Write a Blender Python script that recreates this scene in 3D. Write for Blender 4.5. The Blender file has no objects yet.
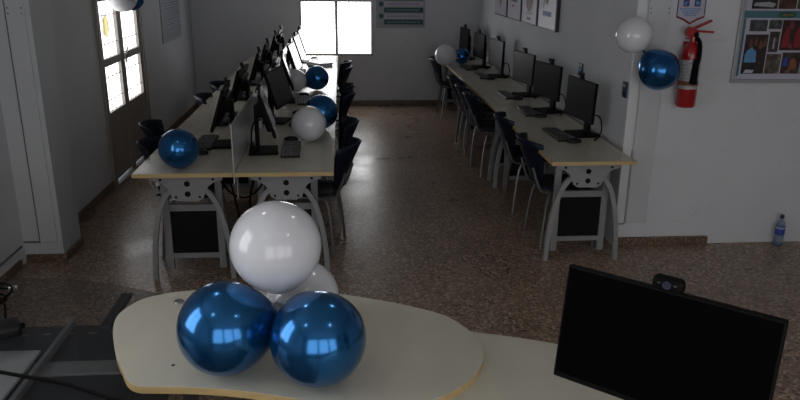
import bpy, bmesh, math, random
from mathutils import Vector, Matrix
PI = math.pi
random.seed(7)
S = bpy.context.scene
COL = S.collection

# ---------------------------------------------------------------- camera
cam_d = bpy.data.cameras.new('camera'); cam = bpy.data.objects.new('camera', cam_d); COL.objects.link(cam)
cam_d.sensor_width = 36.0; cam_d.lens = 722.0/800.0*36.0; cam_d.clip_start = 0.02
R = ((0.996946, 0.014886, -0.076664, 0.0), (-0.077534, 0.306194, -0.948807, 0.0), (0.00935, 0.951853, 0.306413, 2.0), (0, 0, 0, 1))
M3 = Matrix([r[:3] for r in R[:3]]).to_quaternion()
cam.location = (0, 0, 2.0); cam.rotation_mode = 'QUATERNION'; cam.rotation_quaternion = M3
S.camera = cam
# ---------------------------------------------------------------- world, exposure
S.view_settings.view_transform = 'Standard'; S.view_settings.look = 'None'
S.view_settings.gamma = 1.0; S.view_settings.use_curve_mapping = False
S.view_settings.exposure = 0.16
W = bpy.data.worlds.new('daylight'); S.world = W; W.use_nodes = True
W.node_tree.nodes['Background'].inputs[0].default_value = (0.75, 0.86, 1.0, 1)
W.node_tree.nodes['Background'].inputs[1].default_value = 1.0
WIN_BACK, WIN_DOOR, WIN_REAR, WIN_SIDE, LAMP = 6.5, 2.6, 2.0, 3.4, 14.0   # brightness of the daylit frosted panes and of the ceiling lamps

# ---------------------------------------------------------------- materials
def mat(name, col, rough=0.5, metal=0.0, noise=None, bump=None, spec=0.5, emit=None, coat=0.0, alpha=None, trans=0.0):
    m = bpy.data.materials.new(name); m.use_nodes = True; nt = m.node_tree; N = nt.nodes; L = nt.links
    b = N['Principled BSDF']
    b.inputs['Base Color'].default_value = (*col, 1); b.inputs['Roughness'].default_value = rough
    b.inputs['Metallic'].default_value = metal; b.inputs['Specular IOR Level'].default_value = spec
    b.inputs['Coat Weight'].default_value = coat; b.inputs['Transmission Weight'].default_value = trans
    if alpha is not None: b.inputs['Alpha'].default_value = alpha
    if emit: b.inputs['Emission Color'].default_value = (*emit[0], 1); b.inputs['Emission Strength'].default_value = emit[1]
    tc = N.new('ShaderNodeTexCoord')
    if noise:                                          # (scale, amount, [stretch])
        n = N.new('ShaderNodeTexNoise'); n.inputs['Scale'].default_value = noise[0]; n.inputs['Detail'].default_value = 5
        mp = N.new('ShaderNodeMapping'); L.new(tc.outputs['Object'], mp.inputs[0]); L.new(mp.outputs[0], n.inputs['Vector'])
        if len(noise) > 2: mp.inputs['Scale'].default_value = noise[2]
        r = N.new('ShaderNodeValToRGB'); a = noise[1]
        r.color_ramp.elements[0].position = 0.3; r.color_ramp.elements[1].position = 0.7
        r.color_ramp.elements[0].color = (*[c*(1-a) for c in col], 1); r.color_ramp.elements[1].color = (*[min(1, c*(1+a)) for c in col], 1)
        L.new(n.outputs[0], r.inputs[0]); L.new(r.outputs[0], b.inputs['Base Color'])
    if bump:
        n = N.new('ShaderNodeTexNoise'); n.inputs['Scale'].default_value = bump[0]; n.inputs['Detail'].default_value = 4
        L.new(tc.outputs['Object'], n.inputs['Vector'])
        bp = N.new('ShaderNodeBump'); bp.inputs['Strength'].default_value = bump[1]; bp.inputs['Distance'].default_value = 0.01
        L.new(n.outputs[0], bp.inputs['Height']); L.new(bp.outputs[0], b.inputs['Normal'])
    return m

def terrazzo(name, base, chips, scale=55, rough=0.3, tile=0.3):
    m = bpy.data.materials.new(name); m.use_nodes = True; nt = m.node_tree; N = nt.nodes; L = nt.links
    b = N['Principled BSDF']; tc = N.new('ShaderNodeTexCoord')
    v = N.new('ShaderNodeTexVoronoi'); v.inputs['Scale'].default_value = scale; L.new(tc.outputs['Object'], v.inputs['Vector'])
    v.inputs['Randomness'].default_value = 1.0
    sp = N.new('ShaderNodeSeparateColor'); L.new(v.outputs['Color'], sp.inputs[0])
    r = N.new('ShaderNodeValToRGB'); r.color_ramp.interpolation = 'CONSTANT'
    els = r.color_ramp.elements
    for i, (p, c) in enumerate(chips):
        e = els[i] if i < 2 else els.new(p)
        e.position = p; e.color = (*c, 1)
    L.new(sp.outputs[0], r.inputs[0])
    # mortar between the chips
    d = N.new('ShaderNodeMath'); d.operation = 'GREATER_THAN'; d.inputs[1].default_value = 0.52; L.new(v.outputs['Distance'], d.inputs[0])
    mx = N.new('ShaderNodeMix'); mx.data_type = 'RGBA'; L.new(d.outputs[0], mx.inputs[0]); L.new(r.outputs[0], mx.inputs[6]); mx.inputs[7].default_value = (*base, 1)
    # large scale wear
    n = N.new('ShaderNodeTexNoise'); n.inputs['Scale'].default_value = 1.6; n.inputs['Detail'].default_value = 6; L.new(tc.outputs['Object'], n.inputs['Vector'])
    mr = N.new('ShaderNodeMapRange'); mr.inputs[1].default_value = 0.3; mr.inputs[2].default_value = 0.7; mr.inputs[3].default_value = 0.86; mr.inputs[4].default_value = 1.12
    L.new(n.outputs[0], mr.inputs[0])
    # tile joints
    bt = N.new('ShaderNodeTexBrick'); bt.offset = 0; bt.inputs['Scale'].default_value = 1.0; bt.inputs['Brick Width'].default_value = tile; bt.inputs['Row Height'].default_value = tile
    bt.inputs['Mortar Size'].default_value = 0.0016; bt.inputs['Color1'].default_value = (1, 1, 1, 1); bt.inputs['Color2'].default_value = (0.93, 0.93, 0.93, 1); bt.inputs['Mortar'].default_value = (0.62, 0.6, 0.58, 1)
    L.new(tc.outputs['Object'], bt.inputs['Vector'])
    m1 = N.new('ShaderNodeMix'); m1.data_type = 'RGBA'; m1.blend_type = 'MULTIPLY'; m1.inputs[0].default_value = 1; L.new(mx.outputs[2], m1.inputs[6]); L.new(bt.outputs[0], m1.inputs[7])
    m2 = N.new('ShaderNodeMix'); m2.data_type = 'RGBA'; m2.blend_type = 'MULTIPLY'; m2.inputs[0].default_value = 1; L.new(m1.outputs[2], m2.inputs[6])
    cb = N.new('ShaderNodeCombineColor'); [L.new(mr.outputs[0], cb.inputs[i]) for i in range(3)]; L.new(cb.outputs[0], m2.inputs[7])
    L.new(m2.outputs[2], b.inputs['Base Color'])
    mr2 = N.new('ShaderNodeMapRange'); mr2.inputs[1].default_value = 0.3; mr2.inputs[2].default_value = 0.7; mr2.inputs[3].default_value = rough-0.06; mr2.inputs[4].default_value = rough+0.12
    L.new(n.outputs[0], mr2.inputs[0]); L.new(mr2.outputs[0], b.inputs['Roughness'])
    return m

def wallmat(name, col, scuff=0.10):
    m = mat(name, col, 0.75, noise=(1.3, 0.05), bump=(60, 0.12), spec=0.3)
    nt = m.node_tree; N = nt.nodes; L = nt.links; b = N['Principled BSDF']
    src = b.inputs['Base Color'].links[0].from_socket
    tc = N.new('ShaderNodeTexCoord'); n = N.new('ShaderNodeTexNoise'); n.inputs['Scale'].default_value = 4; n.inputs['Detail'].default_value = 8; n.inputs['Distortion'].default_value = 1.2
    mp = N.new('ShaderNodeMapping'); mp.inputs['Scale'].default_value = (1, 1, 2.2); L.new(tc.outputs['Object'], mp.inputs[0]); L.new(mp.outputs[0], n.inputs['Vector'])
    r = N.new('ShaderNodeValToRGB'); r.color_ramp.elements[0].position = 0.62; r.color_ramp.elements[1].position = 0.72
    r.color_ramp.elements[0].color = (1, 1, 1, 1); r.color_ramp.elements[1].color = (1-scuff,)*3 + (1,)
    L.new(n.outputs[0], r.inputs[0])
    mx = N.new('ShaderNodeMix'); mx.data_type = 'RGBA'; mx.blend_type = 'MULTIPLY'; mx.inputs[0].default_value = 1
    L.new(src, mx.inputs[6]); L.new(r.outputs[0], mx.inputs[7]); L.new(mx.outputs[2], b.inputs['Base Color'])
    return m

M = dict(
    wall=wallmat('painted_wall', (0.62, 0.63, 0.655)),
    pil=mat('pillar_paint', (0.54, 0.555, 0.57), 0.7, noise=(2, 0.04), bump=(50, 0.1)),
    trimw=mat('white_trim_paint', (0.66, 0.67, 0.68), 0.5, noise=(6, 0.03)),
    ceil=mat('ceiling_paint', (0.55, 0.55, 0.54), 0.8, noise=(2, 0.03)),
    groove=mat('dark_joint', (0.17, 0.17, 0.17), 0.9, noise=(10, 0.1)),
    floor=terrazzo('terrazzo_floor', (0.24, 0.165, 0.12), [(0.0, (0.34, 0.225, 0.155)), (0.3, (0.46, 0.33, 0.24)), (0.52, (0.20, 0.12, 0.085)), (0.70, (0.53, 0.41, 0.315)), (0.86, (0.085, 0.06, 0.05))], 52, 0.30),
    skirt=terrazzo('terrazzo_skirting', (0.11, 0.07, 0.05), [(0.0, (0.16, 0.10, 0.065)), (0.35, (0.22, 0.145, 0.095)), (0.65, (0.10, 0.06, 0.04)), (0.85, (0.30, 0.22, 0.16))], 70, 0.35, 5),
    lam=mat('desk_laminate', (0.50, 0.475, 0.39), 0.27, noise=(3, 0.05, (8, 1, 1)), bump=(90, 0.02), spec=0.65),
    edge=mat('desk_edge_wood', (0.50, 0.355, 0.16), 0.5, noise=(5, 0.12, (1, 12, 12))),
    lam2=mat('front_desk_laminate', (0.58, 0.55, 0.455), 0.3, noise=(2.5, 0.05, (3, 1, 1)), bump=(60, 0.02)),
    frame=mat('grey_metal_frame', (0.27, 0.275, 0.285), 0.45, 0.1, noise=(20, 0.05)),
    frame2=mat('grey_side_frame', (0.24, 0.245, 0.25), 0.5, 0.1, noise=(20, 0.05)),
    black=mat('black_plastic', (0.008, 0.008, 0.009), 0.45, noise=(30, 0.15), spec=0.25),
    panelb=mat('black_modesty_panel', (0.006, 0.006, 0.007), 0.6, noise=(10, 0.2), spec=0.15),
    key=mat('key_plastic', (0.07, 0.07, 0.075), 0.35, noise=(40, 0.15)),
    keyg=mat('grey_key_plastic', (0.32, 0.33, 0.34), 0.35, noise=(40, 0.1)),
    screen=mat('screen_glass', (0.018, 0.018, 0.020), 0.25, noise=(4, 0.05), spec=0.25),
    screenm=mat('matte_dark_screen', (0.001, 0.001, 0.001), 0.7, noise=(4, 0.05), spec=0.03),
    screenc=mat('dull_screen_glass', (0.016, 0.016, 0.018), 0.4, noise=(4, 0.05), spec=0.06),
    bezel=mat('monitor_bezel', (0.003, 0.003, 0.0035), 0.55, noise=(30, 0.1), spec=0.10),
    lens=mat('webcam_lens', (0.03, 0.035, 0.06), 0.08, noise=(20, 0.1)),
    chair=mat('navy_chair_plastic', (0.005, 0.008, 0.020), 0.45, noise=(12, 0.1), bump=(150, 0.04), spec=0.25),
    chrome=mat('chair_tube_metal', (0.24, 0.24, 0.25), 0.32, 0.7, noise=(20, 0.05)),
    bwhite=mat('white_balloon_latex', (0.69, 0.69, 0.73), 0.16, noise=(3, 0.02), spec=0.6, coat=0.3),
    bblue=mat('blue_metallic_balloon_latex', (0.011, 0.125, 0.34), 0.19, 0.85, noise=(3, 0.04), spec=0.6, coat=0.4),
    knotw=mat('white_balloon_knot_latex', (0.6, 0.6, 0.63), 0.4, noise=(30, 0.05)),
    knotb=mat('blue_balloon_knot_latex', (0.01, 0.08, 0.22), 0.4, 0.5, noise=(30, 0.05)),
    
    cable=mat('black_cable', (0.005, 0.005, 0.005), 0.5, noise=(20, 0.1), spec=0.03),
    cablew=mat('white_cable', (0.6, 0.6, 0.6), 0.45, noise=(20, 0.05)),
    alu=mat('window_aluminium', (0.36, 0.37, 0.38), 0.4, 0.3, noise=(15, 0.05)),
    grille=mat('grille_bars', (0.42, 0.38, 0.38), 0.5, noise=(15, 0.05)),
    doorp=mat('door_paint', (0.27, 0.245, 0.22), 0.55, noise=(5, 0.05)),
    red=mat('extinguisher_red', (0.33, 0.008, 0.010), 0.28, noise=(10, 0.05), coat=0.3),
    redp=mat('red_print', (0.22, 0.012, 0.018), 0.5, noise=(10, 0.05)),
    paper=mat('white_print', (0.46, 0.44, 0.53), 0.4, noise=(8, 0.03)),
    label=mat('extinguisher_label', (0.36, 0.36, 0.38), 0.4, noise=(40, 0.5, (1, 1, 4))),
    purple=mat('purple_print', (0.05, 0.035, 0.15), 0.5, noise=(8, 0.05)),
    blueprint=mat('blue_print', (0.03, 0.06, 0.30), 0.5, noise=(8, 0.05)),
    skyp=mat('light_blue_print', (0.10, 0.28, 0.52), 0.5, noise=(8, 0.05)),
    orangep=mat('orange_print', (0.20, 0.07, 0.03), 0.5, noise=(20, 0.3)),
    teal=mat('teal_print', (0.008, 0.075, 0.10), 0.5, noise=(8, 0.05)),
    tealb=mat('board_teal', (0.06, 0.16, 0.20), 0.5, noise=(5, 0.1)),
    greyp=mat('pale_grey_print', (0.32, 0.34, 0.36), 0.5, noise=(8, 0.03)),
    brownp=mat('brown_print', (0.12, 0.05, 0.028), 0.5, noise=(30, 0.3)),
    goldp=mat('gold_print', (0.25, 0.15, 0.05), 0.5, noise=(30, 0.2)),
    greenp=mat('green_print', (0.02, 0.09, 0.05), 0.5, noise=(30, 0.2)),
    darkp=mat('dark_print', (0.012, 0.012, 0.014), 0.5, noise=(20, 0.3)),
    framedk=mat('poster_edge_dark', (0.03, 0.03, 0.05), 0.5, noise=(8, 0.05)),
    navyp=mat('navy_plate', (0.010, 0.016, 0.05), 0.3, noise=(20, 0.1)),
    steel=mat('dark_steel_sheet', (0.045, 0.048, 0.055), 0.4, 0.2, noise=(8, 0.1)),
    steell=mat('light_steel_sheet', (0.68, 0.69, 0.70), 0.4, 0.2, noise=(3, 0.12)),
    rail=mat('grey_rail', (0.26, 0.265, 0.27), 0.4, 0.2, noise=(8, 0.05)),
    metal=mat('bright_metal', (0.5, 0.5, 0.48), 0.2, 0.9, noise=(20, 0.05)),
    cap=mat('navy_cap', (0.01, 0.02, 0.07), 0.4, noise=(20, 0.1)),
    towel=mat('white_paper_stack', (0.7, 0.7, 0.72), 0.6, noise=(8, 0.04)),
)
def glassmat(name, col, rough, alpha, spec=0.5):
    m = bpy.data.materials.new(name); m.use_nodes = True; N = m.node_tree.nodes; L = m.node_tree.links
    b = N['Principled BSDF']; b.inputs['Base Color'].default_value = (*col, 1); b.inputs['Roughness'].default_value = rough
    b.inputs['Specular IOR Level'].default_value = spec
    tc = N.new('ShaderNodeTexCoord'); n = N.new('ShaderNodeTexNoise'); n.inputs['Scale'].default_value = 3; L.new(tc.outputs['Object'], n.inputs['Vector'])
    mr = N.new('ShaderNodeMapRange'); mr.inputs[3].default_value = alpha-0.02; mr.inputs[4].default_value = alpha+0.02
    L.new(n.outputs[0], mr.inputs[0]); L.new(mr.outputs[0], b.inputs['Alpha'])
    return m
def translucent(name, col):
    m = bpy.data.materials.new(name); m.use_nodes = True; N = m.node_tree.nodes; L = m.node_tree.links
    tr = N.new('ShaderNodeBsdfTranslucent'); tc = N.new('ShaderNodeTexCoord'); n = N.new('ShaderNodeTexNoise'); n.inputs['Scale'].default_value = 14; L.new(tc.outputs['Object'], n.inputs['Vector'])
    rr = N.new('ShaderNodeValToRGB'); rr.color_ramp.elements[0].color = (*[c*0.75 for c in col], 1); rr.color_ramp.elements[1].color = (*col, 1)
    L.new(n.outputs[0], rr.inputs[0]); L.new(rr.outputs[0], tr.inputs[0]); L.new(tr.outputs[0], N['Material Output'].inputs[0]); return m
M['yellow'] = translucent('backlit_yellow_sticker', (0.40, 0.35, 0.17))
M['tabglass'] = glassmat('smoked_table_glass', (0.02, 0.021, 0.022), 0.05, 0.26, 0.4)
M['divid'] = glassmat('clouded_divider_sheet', (0.58, 0.60, 0.62), 0.2, 0.72)
M['pet'] = glassmat('clear_bottle_plastic', (0.12, 0.22, 0.34), 0.1, 0.5)
def panemat(name, col, s):
    m = bpy.data.materials.new(name); m.use_nodes = True; N = m.node_tree.nodes; L = m.node_tree.links
    b = N['Principled BSDF']; b.inputs['Base Color'].default_value = (0.5, 0.5, 0.5, 1); b.inputs['Roughness'].default_value = 0.2
    tc = N.new('ShaderNodeTexCoord'); n = N.new('ShaderNodeTexNoise'); n.inputs['Scale'].default_value = 1.5; L.new(tc.outputs['Object'], n.inputs['Vector'])
    r = N.new('ShaderNodeValToRGB'); r.color_ramp.elements[0].color = (*[c*0.93 for c in col], 1); r.color_ramp.elements[1].color = (*col, 1)
    L.new(n.outputs[0], r.inputs[0]); L.new(r.outputs[0], b.inputs['Emission Color']); b.inputs['Emission Strength'].default_value = s
    return m
M['pane_back'] = panemat('daylit_frosted_pane_far', (0.98, 0.99, 1.0), WIN_BACK)
M['pane_door'] = panemat('daylit_frosted_pane_door', (0.96, 0.98, 1.0), WIN_DOOR)
M['pane_rear'] = panemat('daylit_frosted_pane_rear', (0.97, 0.98, 1.0), WIN_REAR)
M['pane_side'] = panemat('daylit_frosted_pane_side', (0.94, 0.97, 1.0), WIN_SIDE)
M['lamp'] = panemat('ceiling_lamp_glow', (1.0, 0.97, 0.92), LAMP)

# ---------------------------------------------------------------- helpers
class MB:
    def __init__(s): s.bm = bmesh.new()
    def _add(s, bm2, T=None):
        me = bpy.data.meshes.new('t'); 
        if T is not None: bmesh.ops.transform(bm2, matrix=T, verts=bm2.verts)
        bm2.to_mesh(me); bm2.free(); s.bm.from_mesh(me); bpy.data.meshes.remove(me); return s
    def box(s, c, d, rot=None, bev=0.0, seg=2):
        b = bmesh.new(); bmesh.ops.create_cube(b, size=1.0)
        bmesh.ops.transform(b, matrix=Matrix.Diagonal((d[0], d[1], d[2], 1)), verts=b.verts)
        if bev > 0: bmesh.ops.bevel(b, geom=list(b.edges), offset=min(bev, min(d)*0.45), segments=seg, affect='EDGES', profile=0.5)
        T = Matrix.Translation(c)
        if rot is not None: T = T @ (rot if isinstance(rot, Matrix) else euler(*rot))
        return s._add(b, T)
    def cyl(s, p0, p1, r0, r1=None, n=20):
        p0, p1 = Vector(p0), Vector(p1); d = p1-p0; b = bmesh.new()
        bmesh.ops.create_cone(b, cap_ends=True, segments=n, radius1=r0, radius2=r0 if r1 is None else r1, depth=d.length)
        return s._add(b, Matrix.Translation((p0+p1)/2) @ d.to_track_quat('Z', 'Y').to_matrix().to_4x4())
    def tube(s, pts, r, n=8, smooth=0):
        pts = [Vector(p) for p in pts]
        for _ in range(smooth):
            q = [pts[0]]
            for a, b_ in zip(pts, pts[1:]): q += [a*0.75+b_*0.25, a*0.25+b_*0.75]
            pts = q+[pts[-1]]
        b = bmesh.new(); rings = []; up = None
        for i, p in enumerate(pts):
            t = (pts[min(i+1, len(pts)-1)]-pts[max(i-1, 0)]).normalized()
            if up is None: up = t.orthogonal().normalized()
            else: up = (up-t*up.dot(t)); up = up.normalized() if up.length > 1e-6 else t.orthogonal().normalized()
            w = t.cross(up)
            rings.append([b.verts.new(p+up*r*math.cos(2*PI*k/n)+w*r*math.sin(2*PI*k/n)) for k in range(n)])
        for a, c in zip(rings, rings[1:]):
            for k in range(n): b.faces.new((a[k], a[(k+1) % n], c[(k+1) % n], c[k]))
        b.faces.new(rings[0][::-1]); b.faces.new(rings[-1])
        return s._add(b)
    def lathe(s, prof, c=(0, 0, 0), n=28, T=None):
        b = bmesh.new(); rings = []
        for r, z in prof:
            rings.append([b.verts.new((r*math.cos(2*PI*k/n), r*math.sin(2*PI*k/n), z)) for k in range(n)] if r > 1e-6 else [b.verts.new((0, 0, z))])
        for a, d in zip(rings, rings[1:]):
            for k in range(n):
                k2 = (k+1) % n
                if len(a) == 1 and len(d) == 1: continue
                if len(a) == 1: b.faces.new((a[0], d[k2], d[k]))
                elif len(d) == 1: b.faces.new((a[k], a[k2], d[0]))
                else: b.faces.new((a[k], a[k2], d[k2], d[k]))
        if len(rings[0]) > 1: b.faces.new(rings[0][::-1])
        if len(rings[-1]) > 1: b.faces.new(rings[-1])
        bmesh.ops.recalc_face_normals(b, faces=b.faces)
        return s._add(b, Matrix.Translation(c) @ (T if T is not None else Matrix()))
    def prism(s, poly, z0, z1, T=None, bev=0.0):
        b = bmesh.new(); vs = [b.verts.new((x, y, z0)) for x, y in poly]; f = b.faces.new(vs)
        e = bmesh.ops.extrude_face_region(b, geom=[f]); 
        for v in [g for g in e['geom'] if isinstance(g, bmesh.types.BMVert)]: v.co.z = z1
        bmesh.ops.recalc_face_normals(b, faces=b.faces)
        if bev > 0:
            ed = [x for x in b.edges if abs(x.verts[0].co.z-x.verts[1].co.z) < 1e-6]
            bmesh.ops.bevel(b, geom=ed, offset=bev, segments=2, affect='EDGES', profile=0.5)
        return s._add(b, T)
    def quads(s, grid):                                 # grid of points -> sheet
        b = bmesh.new(); V = [[b.verts.new(p) for p in row] for row in grid]
        for i in range(len(V)-1):
            for j in range(len(V[0])-1): b.faces.new((V[i][j], V[i+1][j], V[i+1][j+1], V[i][j+1]))
        bmesh.ops.recalc_face_normals(b, faces=b.faces)
        return s._add(b)
    def build(s, name, m, parent=None, smooth=False):
        me = bpy.data.meshes.new(name); s.bm.to_mesh(me); s.bm.free()
        o = bpy.data.objects.new(name, me); COL.objects.link(o)
        me.materials.append(M[m] if isinstance(m, str) else m)
        if smooth:
            for p in me.polygons: p.use_smooth = True
            try: me.set_sharp_from_angle(angle=math.radians(40))
            except Exception: pass
        if parent: o.parent = parent
        return o
def euler(x=0, y=0, z=0):
    from mathutils import Euler
    return Euler((x, y, z)).to_matrix().to_4x4()
def tag(o, label=None, cat=None, group=None, kind=None):
    if label: o['label'] = label
    if cat: o['category'] = cat
    if group: o['group'] = group
    if kind: o['kind'] = kind
    return o
def thing(name, label, cat, loc=(0, 0, 0), rz=0, group=None):
    o = bpy.data.objects.new(name, None); COL.objects.link(o); o.location = loc; o.rotation_euler = (0, 0, rz); o.empty_display_size = 0.1
    return tag(o, label, cat, group)
def struct(o): o['kind'] = 'structure'; return o
def copy_tree(o, parent=None):
    c = o.copy(); COL.objects.link(c); c.parent = parent
    for ch in list(o.children): copy_tree(ch, c)
    return c
class Repeat:                                           # first use is the prototype itself, then copies with their own label
    def __init__(s, proto): s.p = proto; s.used = False; s.i = 0
    def put(s, loc, rz, label, rx=0, ry=0):
        o = s.p if not s.used else copy_tree(s.p); s.used = True; s.i += 1
        o.location = loc; o.rotation_euler = (rx, ry, rz); o['label'] = label; return o
def frame_xz(y):                                        # map prism (x,y,z)->(x, y+z, y): outline in the XZ plane extruded along Y
    return Matrix(((1, 0, 0, 0), (0, 0, 1, y), (0, 1, 0, 0), (0, 0, 0, 1)))
def frame_yz(x):
    return Matrix(((0, 0, 1, x), (1, 0, 0, 0), (0, 1, 0, 0), (0, 0, 0, 1)))
def spline(pts, n=8, closed=True):
    out = []; N_ = len(pts)
    for i in range(N_ if closed else N_-1):
        g = lambda k: Vector((*pts[k % N_ if closed else max(0, min(N_-1, k))], 0)[:2])
        p0, p1, p2, p3 = g(i-1), g(i), g(i+1), g(i+2)
        for k in range(n):
            t = k/n; q = 0.5*((2*p1)+(p2-p0)*t+(2*p0-5*p1+4*p2-p3)*t*t+(3*p1-p0-3*p2+p3)*t**3); out.append((q.x, q.y))
    return out

# ---------------------------------------------------------------- room shell
XL, XLN, XR, YB, YJ, ZC, YN, XF = -2.17, -2.24, 2.03, 10.95, 5.0, 2.9, -1.6, 5.2
struct(MB().box(((XLN+XF)/2, (YB+YN)/2, -0.05), (XF-XLN+0.6, YB-YN+0.6, 0.1)).build('floor', 'floor'))
struct(MB().box(((XLN+XF)/2, (YB+YN)/2, ZC+0.05), (XF-XLN+0.6, YB-YN+0.6, 0.1)).build('ceiling', 'ceil'))
def wall_hole(name, m, axis, pos, thick, u0, u1, holes, z1=ZC):
    """a wall along axis 'x' or 'y' made of blocks around rectangular openings"""
    w = MB(); us = sorted({u0, u1, *[h[0] for h in holes], *[h[1] for h in holes]})
    for a, b in zip(us, us[1:]):
        zs = [(0, z1)]
        for h in holes:
            if h[0] <= a+1e-6 and h[1] >= b-1e-6: zs = [(0, h[2]), (h[3], z1)]
        for z0, z2 in zs:
            if z2-z0 < 1e-3: continue
            c = ((a+b)/2, pos+thick/2, (z0+z2)/2) if axis == 'x' else (pos+thick/2, (a+b)/2, (z0+z2)/2)
            d = (b-a, abs(thick), z2-z0) if axis == 'x' else (abs(thick), b-a, z2-z0)
            w.box(c, d)
    return struct(w.build(name, m))
wall_hole('wall_back', 'wall', 'x', YB, 0.15, XL-0.15, XR+0.15, [(-0.62, 0.46, 0.74, 1.55)])
DY0, DY1, DZ = 6.70, 8.16, 2.15
wall_hole('wall_left', 'wall', 'y', XL, -0.15, 5.24, YB, [(DY0, DY1, 0.0, DZ)])
wall_hole('wall_left_near', 'wall', 'y', XLN, -0.15, YN, 5.24, [(1.2, 2.3, 1.0, 2.6)])
wall_hole('wall_right', 'wall', 'y', XR, 0.15, YJ+0.15, YB, [])
wall_hole('wall_right_front', 'wall', 'x', YJ, 0.15, XR, XF, [])
wall_hole('wall_right_side', 'wall', 'y', XF, 0.15, YN, YJ+0.15, [])
wall_hole('wall_rear', 'wall', 'x', YN, -0.15, XLN-0.15, XF+0.15, [(-1.55, 3.35, 0.45, 2.6)])
# pillar on the left with its boxed edge strips
PY, PX = 4.90, -1.975
struct(MB().box(((XLN+PX)/2, PY+0.17, ZC/2), (PX-XLN, 0.34, ZC)).build('wall_left_pillar', 'pil'))
struct(MB().box((-2.063, PY-0.006, 1.55), (0.115, 0.012, 2.8), bev=0.003).build('trim_1', 'pil'))
struct(MB().box((-2.126, PY-0.004, 1.55), (0.007, 0.008, 2.8)).build('trim_2', 'groove'))
struct(MB().box((XLN+0.006, 2.9, 0.135), (0.012, 3.9, 0.010)).box((-2.18, PY-0.006, 0.15), (0.11, 0.012, 0.010)).build('trim_3', 'groove'))
s = MB()
for x in (-2.105, -2.02):
    for z in (1.70, 1.735): s.cyl((x, PY-0.011, z), (x, PY-0.017, z), 0.006, n=10)
struct(s.build('trim_8', 'rail'))
# right corner: bright strip and screwed flat panel on the front wall
struct(MB().box((2.063, 4.990, 1.54), (0.066, 0.02, 2.72), bev=0.004).build('trim_4', 'trimw'))
struct(MB().box((2.102, 4.996, 0.46), (0.009, 0.008, 0.57)).box((2.066, 4.996, 0.172), (0.075, 0.008, 0.010)).build('trim_5', 'groove'))
struct(MB().box((2.19, 4.994, 1.54), (0.155, 0.012, 2.72), bev=0.003).build('trim_6', 'pil'))
s = MB()
for x in (2.125, 2.255):
    for z in (1.72, 1.75): s.cyl((x, 4.989, z), (x, 4.984, z), 0.006, n=10)
struct(s.build('trim_7', 'rail'))
# skirtings
def skirt(name, c, d): struct(MB().box(c, d, bev=0.004).build(name, 'skirt'))
skirt('baseboard_back', ((XL+XR)/2, YB-0.01, 0.035), (XR-XL, 0.02, 0.07))
skirt('baseboard_left', (XL+0.01, (DY1+YB)/2+0.02, 0.035), (0.02, YB-DY1-0.06, 0.07))
skirt('baseboard_left_middle', (XL+0.01, (5.24+DY0)/2, 0.035), (0.02, DY0-5.24, 0.07))
skirt('baseboard_left_near', (XLN+0.01, 1.8, 0.03), (0.02, 6.0, 0.06))
skirt('baseboard_left_pillar_front', ((XLN+PX)/2+0.01, PY-0.01, 0.03), (PX-XLN-0.0, 0.02, 0.06))
skirt('baseboard_left_pillar_side', (PX+0.01, PY+0.16, 0.03), (0.02, 0.36, 0.06))
skirt('baseboard_right', (XR-0.01, (YJ+YB)/2+0.1, 0.035), (0.02, YB-YJ-0.25, 0.07))
skirt('baseboard_right_front', (2.40, YJ-0.012, 0.032), (0.74, 0.024, 0.064))

# window in the back wall
def window(name, x0, x1, z0, z1, y, sgn, pane, cols, bars=True):
    """window in an x-running wall; sgn = direction into the room"""
    f = MB(); fw = 0.035
    f.box(((x0+x1)/2, y, z0+fw/2), (x1-x0, 0.06, fw)).box(((x0+x1)/2, y, z1-fw/2), (x1-x0, 0.06, fw))
    for x in (x0+fw/2, x1-fw/2): f.box((x, y, (z0+z1)/2), (fw, 0.06, z1-z0-2*fw))
    for i in range(1, cols): f.box((x0+(x1-x0)*i/cols, y, (z0+z1)/2), (0.045 if bars else 0.26, 0.05, z1-z0-2*fw))
    fr = struct(f.build(name, 'alu'))
    p = MB()
    for i in range(cols):
        a, b = x0+(x1-x0)*i/cols, x0+(x1-x0)*(i+1)/cols
        q = MB().box(((a+b)/2, y-sgn*0.012, (z0+z1)/2), (b-a-0.02, 0.006, z1-z0-2*fw+0.01)).build('pane', pane, fr)
    if bars:
        g = MB(); n = 9
        for i in range(1, n): g.box((x0+(x1-x0)*i/n, y+sgn*0.012, (z0+z1)/2), (0.008, 0.003, z1-z0-2*fw))
        for k in (0.2, 0.5, 0.8): g.box(((x0+x1)/2, y+sgn*0.012, z0+(z1-z0)*k), (x1-x0-2*fw, 0.003, 0.003))
        g.build('grille', 'grille', fr)
    return fr
window('window_1', -0.62, 0.46, 0.74, 1.55, YB+0.0, -1, 'pane_back', 2)
window('window_2', -1.55, 3.35, 0.45, 2.6, YN, 1, 'pane_rear', 3, False)
# side window behind the left edge of the view
f = MB()
for y in (1.215, 1.75, 2.285): f.box((XLN, y, 1.8), (0.06, 0.03, 1.6))
for z in (1.015, 2.585): f.box((XLN, 1.75, z), (0.06, 1.1, 0.03))
fr = struct(f.build('window_3', 'alu'))
MB().box((XLN-0.012, 1.75, 1.8), (0.006, 1.06, 1.56)).build('pane', 'pane_side', fr)

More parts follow.
